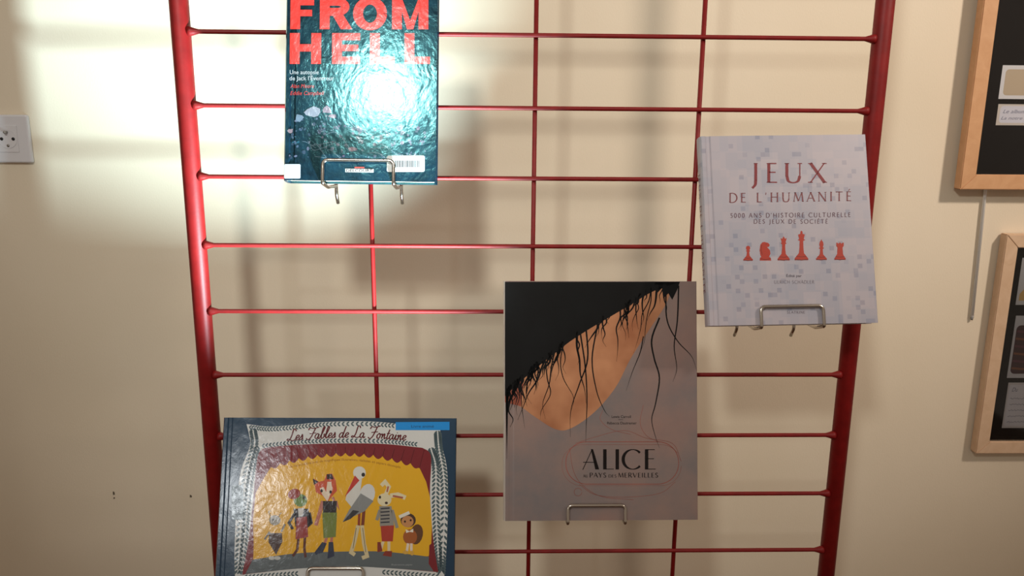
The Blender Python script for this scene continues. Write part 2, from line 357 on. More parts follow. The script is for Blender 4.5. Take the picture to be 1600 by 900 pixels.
# ------------------------------------------------------------------ books
def pose(X, Z, Wd, H, T, a, r):
    M = Matrix.Rotation(-a, 3, 'X') @ Matrix.Rotation(-r, 3, 'Y')
    top = Vector((X, -.0075 - T * math.cos(a), 1.45 + Z))
    return M, top - M @ Vector((0, -T, H))
def extrude_profile(name, prof, H, material, parent, z0=0.):
    n = len(prof); V = [(x, y, z0) for x, y in prof] + [(x, y, z0 + H) for x, y in prof]
    Fc = [(i, (i + 1) % n, n + (i + 1) % n, n + i) for i in range(n)] + [list(range(n))[::-1], list(range(n, 2 * n))]
    o = mk(name, V, Fc, material, parent)
    bm = bmesh.new(); bm.from_mesh(o.data); bmesh.ops.recalc_face_normals(bm, faces=bm.faces[:]); bm.to_mesh(o.data); bm.free(); return o
def make_book(label, X, Z, Wd, H, T, a, r, m_cover, groove, corners, m_spine=None):
    M, loc = pose(X, Z, Wd, H, T, a, r)
    b = thing('book', label, 'book', loc, 'books shown on the red rack'); b.rotation_euler = M.to_euler()
    h = Wd / 2; tb = .0026; g0, g1 = -h + .007, -h + .013
    fp = [(-h + .0015, -T), (g0 - .001, -T), (g0 + .001, -T + groove), (g1 - .001, -T + groove), (g1 + .001, -T), (h - .0006, -T), (h, -T + .0006), (h, -T + tb), (-h + .0015, -T + tb)]
    front = extrude_profile('front_cover', fp, H, m_cover, b)
    extrude_profile('back_cover', [(-h + .0015, -tb), (h, -tb), (h, 0), (-h + .0015, 0)], H, m_cover, b)
    sp = [(-h + .003, -T), (-h + .0012, -T + .0006), (-h - .0006, -T + .004), (-h - .0012, -T / 2), (-h - .0006, -.004), (-h + .0012, -.0006), (-h + .003, 0), (-h + .0036, -.003), (-h + .0022, -T / 2), (-h + .0036, -T + .003)]
    spine = extrude_profile('spine', sp, H, m_spine or m_cover, b)
    extrude_profile('page_block', [(-h + .0025, -T + tb), (h - .004, -T + tb), (h - .0048, -T / 2), (h - .004, -tb), (-h + .0025, -tb)], H - .006, m_pages, b, .003)
    Hm = homography(corners, [(-h, H), (h, H), (-h, 0), (h, 0)])
    def to3(x, y, layer):
        q = Hm @ np.array([x, -y, 1.0]); return (float(q[0] / q[2]), -T - .00012 - layer * .00004, float(q[1] / q[2]))
    return b, front, spine, to3, M, loc
def flat(pts): return [(x, -y) for x, y in pts]     # sheet coordinates have y up

# --- teal book with the red title
b1, f1, s1, to3, M1, l1 = make_book('dark teal hardback with huge red title under wrinkled glossy film', -.2254, .161, .1943, .268, .028, .246, -.0060, m_fh, .0006,
    [(447.5, -44), (685.4, -40), (445.8, 281.2), (682.9, 284.6)])
RED = rgb(226, 58, 50)
p = Print(to3)
def bold(p, ch, x0, x1, yt, yb, wv=15.5, wh=11.5):
    hv = wv / 2; hh = wh / 2; S_ = lambda pts, wd: p.stroke(flat(pts), wd, RED, 3)
    if ch in 'HEFLRM': S_([(x0 + hv, yt), (x0 + hv, yb)], wv)
    if ch == 'H': S_([(x1 - hv, yt), (x1 - hv, yb)], wv); S_([(x0 + wv, (yt + yb) / 2 - 1), (x1 - wv, (yt + yb) / 2 - 1)], wh)
    if ch in 'EF': S_([(x0 + wv, yt + hh), (x1, yt + hh)], wh); S_([(x0 + wv, (yt + yb) / 2 - 1), (x1 - 3, (yt + yb) / 2 - 1)], wh * .9)
    if ch in 'EL': S_([(x0 + wv, yb - hh), (x1, yb - hh)], wh)
    if ch == 'O': p.stroke(flat(arc((x0 + x1) / 2, (yt + yb) / 2, (x1 - x0) / 2 - hv, (yb - yt) / 2 - hh + 1.5, 0, 360, 40)), wv, RED, 3, thin=wh)
    if ch == 'M':
        S_([(x1 - hv, yt), (x1 - hv, yb)], wv); xm = (x0 + x1) / 2
        p.poly(flat([(x0 + wv, yt), (xm, yb - 14), (xm, yb), (xm - 5, yb), (x0 + wv - 2, yt + 14)]), RED, 4); p.poly(flat([(x1 - wv, yt), (xm, yb - 14), (xm, yb), (xm + 5, yb), (x1 - wv + 2, yt + 14)]), RED, 4)
    if ch == 'R':
        ym = yt + (yb - yt) * .56
        S_([(x0 + wv, yt + hh), (x0 + 26, yt + hh)] + arc(x0 + 27, (yt + ym) / 2, 13, (ym - yt) / 2 - hh, -90, 90, 14) + [(x0 + wv, ym - hh)], 12.5)
        p.poly(flat([(x0 + 19, ym - 2), (x0 + 35, ym - 4), (x1, yb), (x1 - 18, yb)]), RED, 4)
for ch, a_, c_ in (('F', 454, 491), ('R', 500, 551), ('O', 552, 605), ('M', 613, 670)): bold(p, ch, a_, c_, -3, 46)
for ch, a_, c_ in (('H', 453.6, 502.6), ('E', 519.5, 563.5), ('L', 578.6, 617.5), ('L', 632.7, 673)): bold(p, ch, a_, c_, 52, 100.5)
p.build('title_lettering', m_fhp, f1, 'huge red block capitals')
PALE = rgb(196, 200, 204); RD2 = rgb(196, 52, 50)
line('subtitle', to3, f1, m_fhp, 'text', 'Une autopsie', 454, 499, -116.5, 6.5, PALE); line('subtitle', to3, f1, m_fhp, 'text', "de Jack l'Éventreur", 453.6, 523, -126, 6.5, PALE)
line('author_name', to3, f1, m_fhp, 'text', 'Alan Moore', 455, 492, -138, 6, RD2, shear=.25); line('author_name', to3, f1, m_fhp, 'text', 'Eddie Campbell', 455, 508, -149, 6, RD2, shear=.25)
p = Print(to3)   # heap of torn scraps, generic
for cx, cy, sx_, sy_, c_ in ((492, 176, 17, 9, (132, 136, 150)), (512, 172, 12, 7, (120, 102, 118)), (470, 184, 9, 7, (104, 122, 140)), (456, 205, 5, 5, (128, 110, 118)), (551, 233, 9, 5, (136, 110, 122)), (522, 182, 8, 5, (112, 88, 104))):
    p.poly(flat([(cx + sx_ * rnd.uniform(.5, 1.1) * math.cos(a), cy + sy_ * rnd.uniform(.5, 1.1) * math.sin(a)) for a in (2 * math.pi * i / 8 for i in range(8))]), rgb(*c_), 2)
for i in range(150):
    cx = rnd.uniform(455, 668); cy = 200 + 55 * rnd.random() - max(0, 30 - abs(cx - 500) * .3) * rnd.random(); k = rnd.uniform(1.2, 3.6)
    c_ = rnd.choice(((44, 70, 90), (36, 58, 78), (64, 84, 106), (78, 66, 92), (30, 80, 96), (92, 98, 120)))
    p.poly(flat(ellipse(cx, cy, k, k * rnd.uniform(.4, 1), rnd.uniform(0, 180), 7)), rgb(*c_), 1)
for i in range(16):
    x, y = rnd.uniform(470, 620), rnd.uniform(190, 250); p.stroke(flat(crom([(x, y), (x + rnd.uniform(5, 20), y + rnd.uniform(-4, 8)), (x + rnd.uniform(20, 44), y + rnd.uniform(-4, 22))], 4)), .7, rgb(92, 116, 132), 1)
p.build('cover_picture', m_fhp, f1)
p = Print(to3)
p.poly(flat(rrect(606, 243.5, 665, 269, 3)), rgb(226, 228, 226), 5)
x = 617.5
while x < 655:
    wd = rnd.choice((.8, 1.2, 1.8)); p.poly(flat([(x, 251.5), (x + wd, 251.5), (x + wd, 262), (x, 262)]), rgb(40, 44, 48), 6); x += wd + rnd.choice((.7, 1.1))
p.text('BIBLIOTHEQUE MUNICIPALE', 619, 654, -247, 2.2, rgb(40, 44, 48), 6); p.text('SAINT', 628, 644, -250.4, 2, rgb(40, 44, 48), 6); p.text('002017 0083', 625, 648, -266.8, 2.6, rgb(40, 44, 48), 6)
p.build('barcode_label', m_print, f1, 'white library barcode label')
p = Print(to3); p.poly(flat(rrect(446.8, 256.5, 472, 279, 2)), rgb(176, 182, 188), 5); p.build('grey_sticker', m_print, f1, 'blank grey sticker')
p = Print(to3); p.poly(flat([(541.5, 263.8), (585.5, 264.4), (585.5, 269.8), (541.5, 269.2)]), rgb(206, 200, 196), 5); p.text('DELCOURT', 543, 584, -268.6, 4, rgb(30, 26, 28), 6, bold=.02)
p.poly(flat([(556, 261), (571, 261.2), (571, 263.2), (556, 263)]), rgb(186, 60, 50), 5); p.build('publisher_logo', m_print, f1)

# --- pale mosaic book
b2, f2, s2, to3, M2, l2 = make_book('pale grey mosaic-patterned hardback with row of red chess pieces on cover', .3396, -.0398, .2281, .2587, .022, .3309, .0198, m_jeux, .0014,
    [(1093.8, 212.9), (1351.5, 209.9), (1107.4, 508.7), (1371.6, 503.8)])
p = Print(to3); DR = rgb(122, 36, 42)
for ch, a_, c_ in (('J', 1175, 1184), ('E', 1197, 1215), ('U', 1225, 1253), ('X', 1264, 1290)): p.roman(ch, a_, c_, -285.3, 30.5, DR, thick=.15, thin=.06, serif=.11)
p.roman("DE L'HUMANITÉ", 1138.5, 1330, (-316.3, -313.6), 14.5, rgb(120, 62, 66), thick=.14, thin=.08, serif=.1, gap=.34)
p.build('title_lettering', m_print, f2, 'dark red roman capitals')
GR = rgb(104, 78, 88)
line('subtitle', to3, f2, m_print, 'roman', "5000 ANS D'HISTOIRE CULTURELLE", 1140.5, 1328.5, (-340, -338.6), 6.8, GR, thick=.17, thin=.12, serif=0, gap=.3)
line('subtitle', to3, f2, m_print, 'roman', 'DES JEUX DE SOCIÉTÉ', 1177, 1293, -349, 6.4, GR, thick=.17, thin=.12, serif=0, gap=.3)
line('editor_line', to3, f2, m_print, 'text', 'Édité par', 1228, 1252, -432.5, 4, rgb(90, 82, 92), bold=.01)
line('editor_name', to3, f2, m_print, 'roman', 'ULRICH SCHÄDLER', 1209, 1271.5, -442.8, 5.2, rgb(128, 120, 128), thick=.15, thin=.1, serif=0, gap=.2)
line('publisher_name', to3, f2, m_print, 'roman', 'SLATKINE', 1229, 1257, -489.5, 4, rgb(110, 100, 108), thick=.18, thin=.12, serif=0, gap=.2)
p = Print(to3); CH = rgb(168, 50, 32); CH2 = rgb(112, 28, 20)
def piece(cx, base, prof):        # prof: (half width, height above base)
    p.poly(flat([(cx - w_, base - h_) for w_, h_ in prof] + [(cx + w_, base - h_) for w_, h_ in reversed(prof)]), CH, 3)
    p.stroke(flat([(cx - prof[0][0], base - 1.2), (cx, base - .2), (cx + prof[0][0], base - 1.2)]), 1.2, CH2, 4)
    p.stroke(flat([(cx - prof[2][0], base - prof[2][1]), (cx, base - prof[2][1] + .8), (cx + prof[2][0], base - prof[2][1])]), .8, CH2, 4)
piece(1168.3, 407, [(7.4, 0), (7.4, 2), (5, 4.5), (2.4, 8), (1.8, 14), (3.4, 15), (1.8, 16.5), (3, 18), (3.3, 20), (2.4, 22.4), (0, 23.2)])
piece(1223.8, 406.5, [(9.4, 0), (9.4, 2.4), (7.2, 5.5), (3.4, 10), (2.6, 17), (2.4, 25), (4.6, 26.5), (3, 28), (4.8, 35), (2.2, 33.6), (1, 36), (0, 37.5)])
piece(1251.6, 406.2, [(10.6, 0), (10.6, 2.6), (8, 6), (4, 11), (3, 20), (2.8, 30), (5.8, 31.6), (3.6, 33), (5.2, 40), (2, 41), (1.6, 42.5), (1.8, 44.5), (0, 46)])
piece(1282.8, 406, [(8.4, 0), (8.4, 2.2), (6, 5), (2.6, 9), (2, 17), (4.2, 18.6), (2.2, 20), (3.4, 24), (2.6, 28), (.8, 30.5), (0, 32.5)])
piece(1311.8, 405.8, [(8.8, 0), (8.8, 2.4), (7, 5), (4.6, 9), (4, 19), (5.8, 22), (5.8, 27), (3.6, 27), (3.6, 25.6), (1.4, 25.6), (1.4, 26.8), (0, 26.8)])
p.poly(flat([(1186.6, 406.8), (1204.4, 406.8), (1203.6, 402.6), (1201, 401), (1203.2, 396), (1202.6, 391), (1199, 387), (1197.6, 385.4), (1200.6, 385.4), (1202.2, 382.6), (1200, 379.6), (1194, 377.8), (1190.6, 378.4), (1187.6, 382), (1186.4, 390), (1187.4, 398), (1189, 401), (1187, 402.6)]), CH, 3)
p.stroke(flat([(1187, 404), (1195.4, 405.4), (1204, 404)]), .9, CH2, 4); p.stroke(flat([(1189.5, 382), (1188.6, 390), (1190.5, 398)]), .8, CH2, 4); p.poly(flat(ellipse(1196.5, 381.6, .8, .6)), CH2, 4)
p.build('chess_picture', m_print, f2, 'row of six red chess pieces')
# lettering down the spine
hh = .2281 / 2
pz = Print(lambda x, y, l: (-hh - .00145, -.022 / 2 - y, .2587 - x))
pz.roman("JEUX DE L'HUMANITÉ", .05, .215, -.004, .0085, rgb(120, 62, 66), thick=.15, thin=.09, serif=0, gap=.3)
pz.build('spine_lettering', m_print, s2)

# --- tall mauve book: generic dark and peach shapes stand in for the picture
b3, f3, s3, to3, M3, l3 = make_book('tall mauve-grey hardback with black and peach shapes and drooping dark strands', .0972, -.2462, .2744, .338, .014, .2494, .0012, m_alice, .0005,
    [(788.2, 438.7), (1088.0, 439.3), (787.8, 813.2), (1090.0, 811.3)], mat('pale_spine', rgb(196, 186, 178), .5))
p = Print(to3); BK = rgb(17, 17, 18); PEACH = rgb(190, 134, 98); PEACH2 = rgb(192, 128, 92)
edge = crom([(1052, 440), (1040, 475), (1012, 518), (985, 560), (962, 604), (930, 642), (893, 668), (868, 670), (835, 650), (812, 634), (789, 628)], 6)
p.poly(flat([(789, 440)] + edge), PEACH, 1)
p.poly(flat([(789, 628), (789, 560), (808, 556), (818, 600), (814, 634)]), rgb(150, 84, 66), 2)
dark = crom([(1062, 440), (1020, 455), (988, 474), (954, 494), (920, 514), (892, 532), (874, 546), (856, 560), (838, 574), (822, 588), (808, 600), (796, 612), (789, 618)], 4)
p.poly(flat([(789, 440)] + dark), BK, 3)
p.poly(flat([(1022, 440), (1062, 440), (1058, 452), (1050, 468), (1044, 458), (1036, 466), (1034, 450), (1026, 458)]), BK, 3)
p.build('cover_picture', m_alicep, f3)
p = Print(to3)
for i in range(85):
    t = rnd.uniform(0.05, .97); q = dark[int(t * (len(dark) - 1))]; ln = rnd.uniform(16, 62) * (1.9 if i % 5 == 0 else 1)
    x, y = max(793, q[0] - 3), q[1] - 6; a_ = rnd.uniform(-.6, .12); pts = [(x, y)]
    for s_ in range(1, 6): pts.append((max(792, x + a_ * ln * s_ / 5 + rnd.uniform(-3.5, 3.5)), y + ln * s_ / 5))
    p.stroke(flat(crom(pts, 5)), rnd.uniform(1.4, 4.2), BK, 4, taper=True)
for pts, wd in (([(1040, 455), (1042, 500), (1058, 532), (1080, 556), (1088, 578)], 2.2), ([(1060, 446), (1058, 500), (1053, 540), (1057, 575), (1051, 596)], 2.2), ([(1030, 496), (1018, 530), (1022, 560), (1030, 590), (1024, 630), (1018, 655), (1024, 682), (1030, 699)], 2.6),
                ([(1005, 525), (1000, 550), (988, 580), (978, 610)], 1.6), ([(915, 505), (918, 560), (905, 600), (892, 640), (891, 682)], 2.6), ([(905, 510), (914, 570), (917, 620), (916, 660), (915, 690)], 2.4), ([(935, 500), (925, 560), (932, 610), (944, 640), (952, 650)], 2.2),
                ([(870, 535), (862, 570), (858, 600), (848, 630), (852, 654)], 2.2), ([(850, 545), (855, 590), (860, 615), (846, 640), (844, 655)], 2.0), ([(816, 575), (814, 610), (816, 640), (820, 668)], 1.8), ([(885, 522), (876, 560), (880, 590), (896, 620), (893, 640)], 1.8)):
    p.stroke(flat(crom(pts, 6)), wd, BK, 5, taper=True)
p.build('drooping_strands', m_alicep, f3, 'thin black drooping strands')
p = Print(to3); INK = rgb(30, 26, 26)
for ch, a_, c_ in (('L', 941, 959), ('I', 961, 967.5), ('E', 1006, 1025.5)): p.roman(ch, a_, c_, -732.7, 31.5, INK, thick=.17, thin=.035, serif=0)
p.stroke(flat([(910.5, 733), (925, 701.5)]), 1.1, INK, 3); p.poly(flat([(923, 701), (926.5, 701), (936, 732.7), (930, 732.7)]), INK, 3); p.stroke(flat([(911, 721.5), (931, 721.5)]), 1.1, INK, 3)
p.stroke(flat(arc(988.5, 717, 15, 15.3, -42, -318, 26)), 5, INK, 3, thin=1.1)
p.build('title_lettering', m_alicep, f3, 'black art deco capitals')
p = Print(to3); IN2 = rgb(54, 46, 46)
for tx, a_, c_, cp in (('AU', 911, 918, 4.5), ('PAYS', 921, 947, 7.2), ('DES', 950.5, 963, 4.5), ('MERVEILLES', 965.5, 1028, 7.2)): p.roman(tx, a_, c_, -745.2, cp, IN2, thick=.2, thin=.08, serif=0, gap=.16)
p.build('subtitle', m_alicep, f3)
line('author_name', to3, f3, m_alicep, 'text', 'Lewis Carroll', 955.5, 985.5, -652.3, 4, IN2, bold=.006); line('joining_word', to3, f3, m_alicep, 'text', 'dans', 966, 973, -655.6, 1.8, IN2); line('author_name', to3, f3, m_alicep, 'text', 'Rébecca Dautremer', 948.5, 994.5, -662.3, 4, IN2, bold=.006)
p = Print(to3); FL = rgb(160, 88, 78); FL2 = rgb(150, 98, 90)
p.stroke(flat(rrect(884, 689.5, 1060, 755.5, 32, 10) + [(1060, 723)]), .9, FL, 1)
p.stroke(flat(rrect(878, 694, 1064, 758, 31, 10)[:40]), .5, FL2, 1)
for pts in ([(905, 756), (930, 772), (975, 776), (1030, 770), (1055, 752)], [(899, 692), (930, 682), (975, 672), (1010, 684), (1050, 692), (1064, 720)], [(942, 640), (938, 655), (955, 670), (985, 678)], [(1005, 632), (1000, 660), (1010, 680), (1030, 690)], ellipse(903, 768, 6, 6), [(890, 700), (896, 735), (910, 757), (940, 775), (990, 780)]):
    p.stroke(flat(crom(pts, 8)), .7, FL2, 1)
p.build('red_flourish', m_alicep, f3, 'thin red looping lines round the title')

# --- wide blue picture book with the puppet stage
b4, f4, s4, to3, M4, l4 = make_book('wide navy picture book with white lace border and yellow puppet stage', -.2779, -.4498, .3372, .236, .022, .3745, -.0048, m_fab, .0012,
    [(350.0, 651.9), (712.9, 653.1), (335.1, 916.7), (709.4, 915.8)])
p = Print(to3); WHT = rgb(206, 206, 204)
outer = crom([(386, 662), (420, 666), (454, 664), (490, 660), (530, 658), (580, 658), (625, 662), (662, 667), (688, 670)], 4) + crom([(688, 671), (689, 690), (698, 728), (700, 780), (698, 850), (694, 905)], 4) + crom([(694, 905), (600, 902), (500, 903), (368, 908)], 3) + crom([(368, 906), (367, 860), (370, 790), (377, 735), (391, 697), (390, 680), (386, 663)], 4)
p.poly(flat(outer), WHT, 1)
inner_r = crom([(660, 699), (671, 706), (674, 722), (672, 770), (676, 830), (684, 893)], 4); inner_l = crom([(379, 897), (388, 850), (393, 810), (398, 760), (402, 718), (408, 703), (420, 698)], 4)
opening = crom([(420, 698), (470, 694), (530, 692), (600, 693), (660, 699)], 5)[:-1] + inner_r[:-1] + crom([(684, 893), (610, 887), (540, 884), (460, 888), (379, 897)], 4)[:-1] + inner_l
p.build('lace_border', m_fabp, f4, 'white paper-lace border')
p = Print(to3); LEAF = rgb(74, 92, 98)
def leaves(path, n, size, spread):
    for i in range(n):
        j = i / n * (len(path) - 1); k = int(j); a_ = path[k]; c_ = path[min(k + 1, len(path) - 1)]; fx = j - k
        x, y = a_[0] + (c_[0] - a_[0]) * fx, a_[1] + (c_[1] - a_[1]) * fx; dx, dy = c_[0] - a_[0], c_[1] - a_[1]; an = math.degrees(math.atan2(dy, dx))
        for sd in (-1, 1):
            ang = math.radians(an + sd * 90); off = spread * .5
            p.poly(flat(ellipse(x + math.cos(ang) * off, y + math.sin(ang) * off, size, size * .42, an + sd * 38, 7)), LEAF, 2)
lerp = lambda a, b, n: [(a[0] + (b[0] - a[0]) * i / n, a[1] + (b[1] - a[1]) * i / n) for i in range(n + 1)]
leaves(crom([(392, 667), (420, 670), (454, 668), (490, 664), (530, 662), (580, 662), (620, 665)], 5), 42, 3.0, 3.6)
leaves(crom([(412, 696), (470, 690), (530, 688), (600, 689), (655, 694)], 5), 42, 3.0, 3.4)
leaves(crom([(396, 672), (398, 696), (386, 740), (379, 790), (375, 850), (372, 900)], 5), 36, 4.4, 7)
leaves(crom([(402, 700), (393, 740), (387, 790), (383, 840), (376, 900)], 5), 38, 4.0, 6)
leaves(crom([(684, 676), (686, 700), (693, 740), (695, 790), (692, 860), (690, 898)], 5), 38, 4.4, 7)
leaves(crom([(674, 702), (681, 730), (681, 790), (684, 850), (688, 895)], 5), 38, 4.2, 7)
leaves(lerp((385, 901), (470, 895), 4), 14, 3.2, 4); leaves(lerp((600, 893), (690, 900), 4), 14, 3.2, 4)
p.build('lace_leaves', m_fabp, f4, 'grey leaf cut-outs of the lace')
p = Print(to3); CUR = rgb(118, 32, 40); YEL = rgb(222, 168, 34)
p.poly(flat(opening), CUR, 3)
scal = []; n_ = 16
for i in range(n_):
    for k in range(6):
        t = (i + k / 6) / n_; x = 424 + 232 * t; y = 731 - 22 * math.sin(math.pi * t) ** .8 - 2; scal.append((x, y + 5.5 * abs(math.sin(math.pi * k / 6))))
p.poly(flat(scal + [(656, 731), (666, 752), (672, 776), (675, 820), (674, 850), (670, 868), (640, 872), (396, 876), (397, 850), (396, 810), (400, 770), (412, 748)]), YEL, 4)
for i in range(n_ + 1):
    t = i / n_; x = 424 + 232 * t; y = 731 - 22 * math.sin(math.pi * t) ** .8 - 2; p.stroke(flat([(x, y), (540 + (x - 540) * 1.06, 698 + abs(t - .5) * 8)]), 1.0, rgb(84, 20, 28), 4)
p.poly(flat(crom([(392, 874), (460, 864), (530, 861), (600, 861), (672, 869)], 5) + [(678, 880), (682, 892)] + crom([(682, 892), (610, 887), (540, 884), (460, 888), (384, 896)], 4) + [(390, 880)]), rgb(92, 100, 104), 5)
p.poly(flat([(397, 850), (396, 872), (384, 896), (379, 897), (388, 852)]), CUR, 6); p.poly(flat([(671, 851), (670, 880), (678, 892), (685, 893), (677, 846)]), CUR, 6)
p.build('stage_picture', m_fabp, f4, 'yellow puppet stage with maroon curtain')
p = Print(to3)
p.script('Les Fables de La Fontaine', 449, 634, lambda x: -(688 - 5 * math.sin(math.pi * (x - 449) / 185)), 18.5, rgb(98, 32, 38), 6, wd=.11)
p.build('title_lettering', m_fabp, f4, 'dark red script title')
line('subtitle', to3, f4, m_fabp, 'text', 'Un livre-théâtre avec de magnifiques illustrations réalisées en papiers découpés', 452, 626, -731, 3.8, rgb(150, 92, 30), 6, fn=lambda x, y: (x, y + 12 * math.sin(math.pi * (x - 452) / 174)))
line('credit_line', to3, f4, m_fabp, 'text', 'Illustrations papier', 612, 645, -882.5, 2.6, rgb(150, 156, 158), 7)
# paper-cut animal figures
p = Print(to3); c = lambda *a: rgb(*a)
E_ = lambda x, y, rx, ry, col, l=7, r=0: p.poly(flat(ellipse(x, y, rx, ry, r, 16)), c(*col), l)
G_ = lambda pts, col, l=7: p.poly(flat(pts), c(*col), l)
T_ = lambda pts, wd, col, l=7: p.stroke(flat(pts), wd, c(*col), l)
# small beetle-like figure
E_(430, 812, 9, 8, (150, 142, 128)); E_(427, 811, 1.6, 1.6, (40, 36, 34), 8); T_([(424, 806), (420, 799), (424, 797)], 1, (70, 62, 54)); T_([(436, 806), (440, 800)], 1, (70, 62, 54))
G_([(421, 832), (441, 832), (442, 845), (432, 866), (420, 846)], (70, 46, 40)); T_([(422, 830), (414, 842)], 3, (120, 112, 104)); T_([(440, 830), (446, 818)], 3, (120, 112, 104)); E_(425, 871, 5, 3, (190, 190, 186)); E_(434, 871, 5, 3, (190, 190, 186))
# green figure with red cap
E_(470, 781, 10.5, 10, (104, 132, 62)); E_(460, 771, 10, 8, (150, 60, 52), 8, -20); E_(476, 777, 2.4, 2.6, (40, 50, 30), 8); G_([(459, 794), (482, 794), (488, 815), (480, 822), (462, 822)], (52, 48, 52)); G_([(466, 793), (476, 793), (473, 806), (467, 806)], (208, 206, 204), 8)
G_([(464, 808), (480, 806), (482, 838), (462, 842)], (150, 62, 60), 8); T_([(462, 800), (452, 816), (458, 826)], 4.4, (52, 48, 52)); T_([(484, 800), (487, 816), (478, 824)], 4.4, (52, 48, 52)); T_([(467, 838), (465, 858), (458, 868)], 4, (92, 48, 36)); T_([(477, 838), (476, 856), (478, 870)], 4, (92, 48, 36))
# fox
G_([(492, 755), (491, 747), (499, 752), (507, 750), (511, 740), (519, 739), (525, 750), (527, 766), (518, 776), (512, 784), (505, 774), (494, 768)], (196, 84, 52)); G_([(491, 757), (489, 747), (498, 752)], (52, 34, 30), 8); G_([(511, 748), (511, 740), (519, 740), (522, 748)], (52, 34, 30), 8)
G_([(512, 752), (518, 752), (520, 764), (512, 783), (504, 772), (500, 762), (506, 760), (510, 768)], (224, 206, 184), 8); E_(503, 766, 2, 2.6, (30, 26, 26), 9); E_(517, 768, 2, 2.6, (30, 26, 26), 9)
G_([(505, 782), (527, 782), (526, 800), (505, 800)], (44, 38, 40), 8); T_([(505, 782), (500, 800), (494, 820)], 6, (180, 112, 96)); T_([(525, 782), (529, 792), (520, 776)], 5, (180, 112, 96)); G_([(504, 800), (527, 800), (525, 838), (506, 840)], (112, 126, 62), 8)
T_([(511, 838), (508, 848)], 4.4, (180, 112, 96)); T_([(519, 838), (518, 848)], 4.4, (180, 112, 96)); G_([(504, 846), (511, 848), (505, 862), (494, 866), (492, 862)], (48, 54, 74), 8); G_([(514, 846), (521, 846), (523, 868), (512, 872), (513, 862)], (48, 54, 74), 8)
# stork
E_(562, 738, 10, 10, (214, 212, 204), 8); G_([(555, 742), (562, 750), (539, 776)], (186, 58, 48), 9); E_(568, 741, 2.8, 3.2, (40, 36, 40), 9); G_([(554, 745), (566, 748), (562, 776), (550, 792), (540, 780), (545, 762)], (208, 206, 200)); E_(574, 772, 12, 17, (206, 206, 204), 8, 15)
G_([(564, 770), (584, 782), (570, 798), (540, 812), (536, 814), (546, 796)], (132, 134, 134), 9); G_([(552, 796), (562, 798), (548, 810), (536, 815)], (56, 56, 60), 10); T_([(562, 798), (561, 822)], 4, (140, 62, 40)); T_([(569, 796), (567, 820)], 5, (120, 58, 40))
T_([(560, 820), (554, 846), (549, 862), (555, 866)], 6, (206, 190, 150), 8); T_([(566, 820), (569, 848), (574, 868), (566, 871)], 6, (206, 190, 150), 8); T_([(557, 824), (552, 856)], 1, (110, 96, 70), 9); T_([(567, 824), (572, 862)], 1, (110, 96, 70), 9)
# rabbit
E_(601, 780, 11, 10, (216, 204, 168), 8); T_([(603, 772), (608, 760), (602, 752), (596, 758)], 6, (216, 204, 168)); T_([(610, 774), (622, 772), (634, 777)], 7, (216, 204, 168)); T_([(614, 774), (630, 777)], 3, (168, 92, 74), 9); T_([(605, 768), (607, 759)], 2.4, (168, 92, 74), 9)
E_(594, 776, 1.8, 2.4, (40, 36, 34), 9); E_(604, 785, 2.4, 2, (60, 44, 40), 9); G_([(593, 790), (612, 790), (616, 820), (594, 822)], (142, 138, 130), 7)
for k in range(5): T_([(595, 794 + k * 5.4), (609, 793 + k * 5.4)], 2, (46, 48, 58), 9)
T_([(594, 796), (589, 812)], 5, (142, 138, 130)); T_([(613, 796), (621, 824)], 5, (142, 138, 130)); G_([(595, 821), (616, 820), (614, 845), (597, 845)], (168, 58, 44), 8); T_([(599, 845), (595, 858)], 4.5, (214, 196, 160)); T_([(608, 845), (608, 862)], 4.5, (214, 196, 160)); G_([(590, 846), (595, 846), (598, 860), (590, 862)], (130, 52, 42), 9); G_([(602, 860), (613, 860), (612, 869), (598, 867)], (130, 52, 42), 9)
# tortoise child
E_(651, 834, 10, 16, (96, 62, 40), 7, 10); E_(641, 838, 11, 12, (158, 88, 44), 8); E_(638, 812, 12, 11, (70, 50, 40), 7); E_(637, 814, 9.5, 9, (190, 134, 88), 8); T_([(624, 807), (640, 800)], 5, (220, 216, 204), 9); E_(633, 814, 1.6, 1.8, (50, 36, 30), 9); E_(642, 812, 1.6, 1.8, (50, 36, 30), 9)
G_([(634, 826), (640, 829), (646, 825), (646, 831), (640, 830), (635, 832)], (224, 218, 206), 9); T_([(638, 848), (636, 860)], 4, (222, 206, 190), 9); T_([(643, 848), (643, 860)], 4, (222, 206, 190), 9); E_(634, 862, 4.5, 3, (206, 160, 70), 9); E_(644, 863, 3, 4, (206, 160, 70), 9)
p.build('animal_figures', m_fabp, f4, 'paper-cut animals in clothes')
p = Print(to3); p.poly(flat([(618.5, 659), (702.5, 658.5), (702.5, 671.5), (618.5, 671.5)]), rgb(22, 136, 212), 9); p.text('Livre animé', 643, 678, -667.5, 4, rgb(20, 50, 90), 10); p.build('blue_sticker', m_fabp, f4, 'bright blue sticker')
p = Print(to3); p.poly(flat(rrect(363, 757, 381, 811, 3)), rgb(120, 136, 146), 5)
y = 762
while y < 806: wd = rnd.choice((.9, 1.4, 2)); p.poly(flat([(367, y), (376, y), (376, y + wd), (367, y + wd)]), rgb(66, 82, 94), 6); y += wd + rnd.choice((.9, 1.3))
p.build('barcode_label', m_fabp, f4, 'faded barcode label')

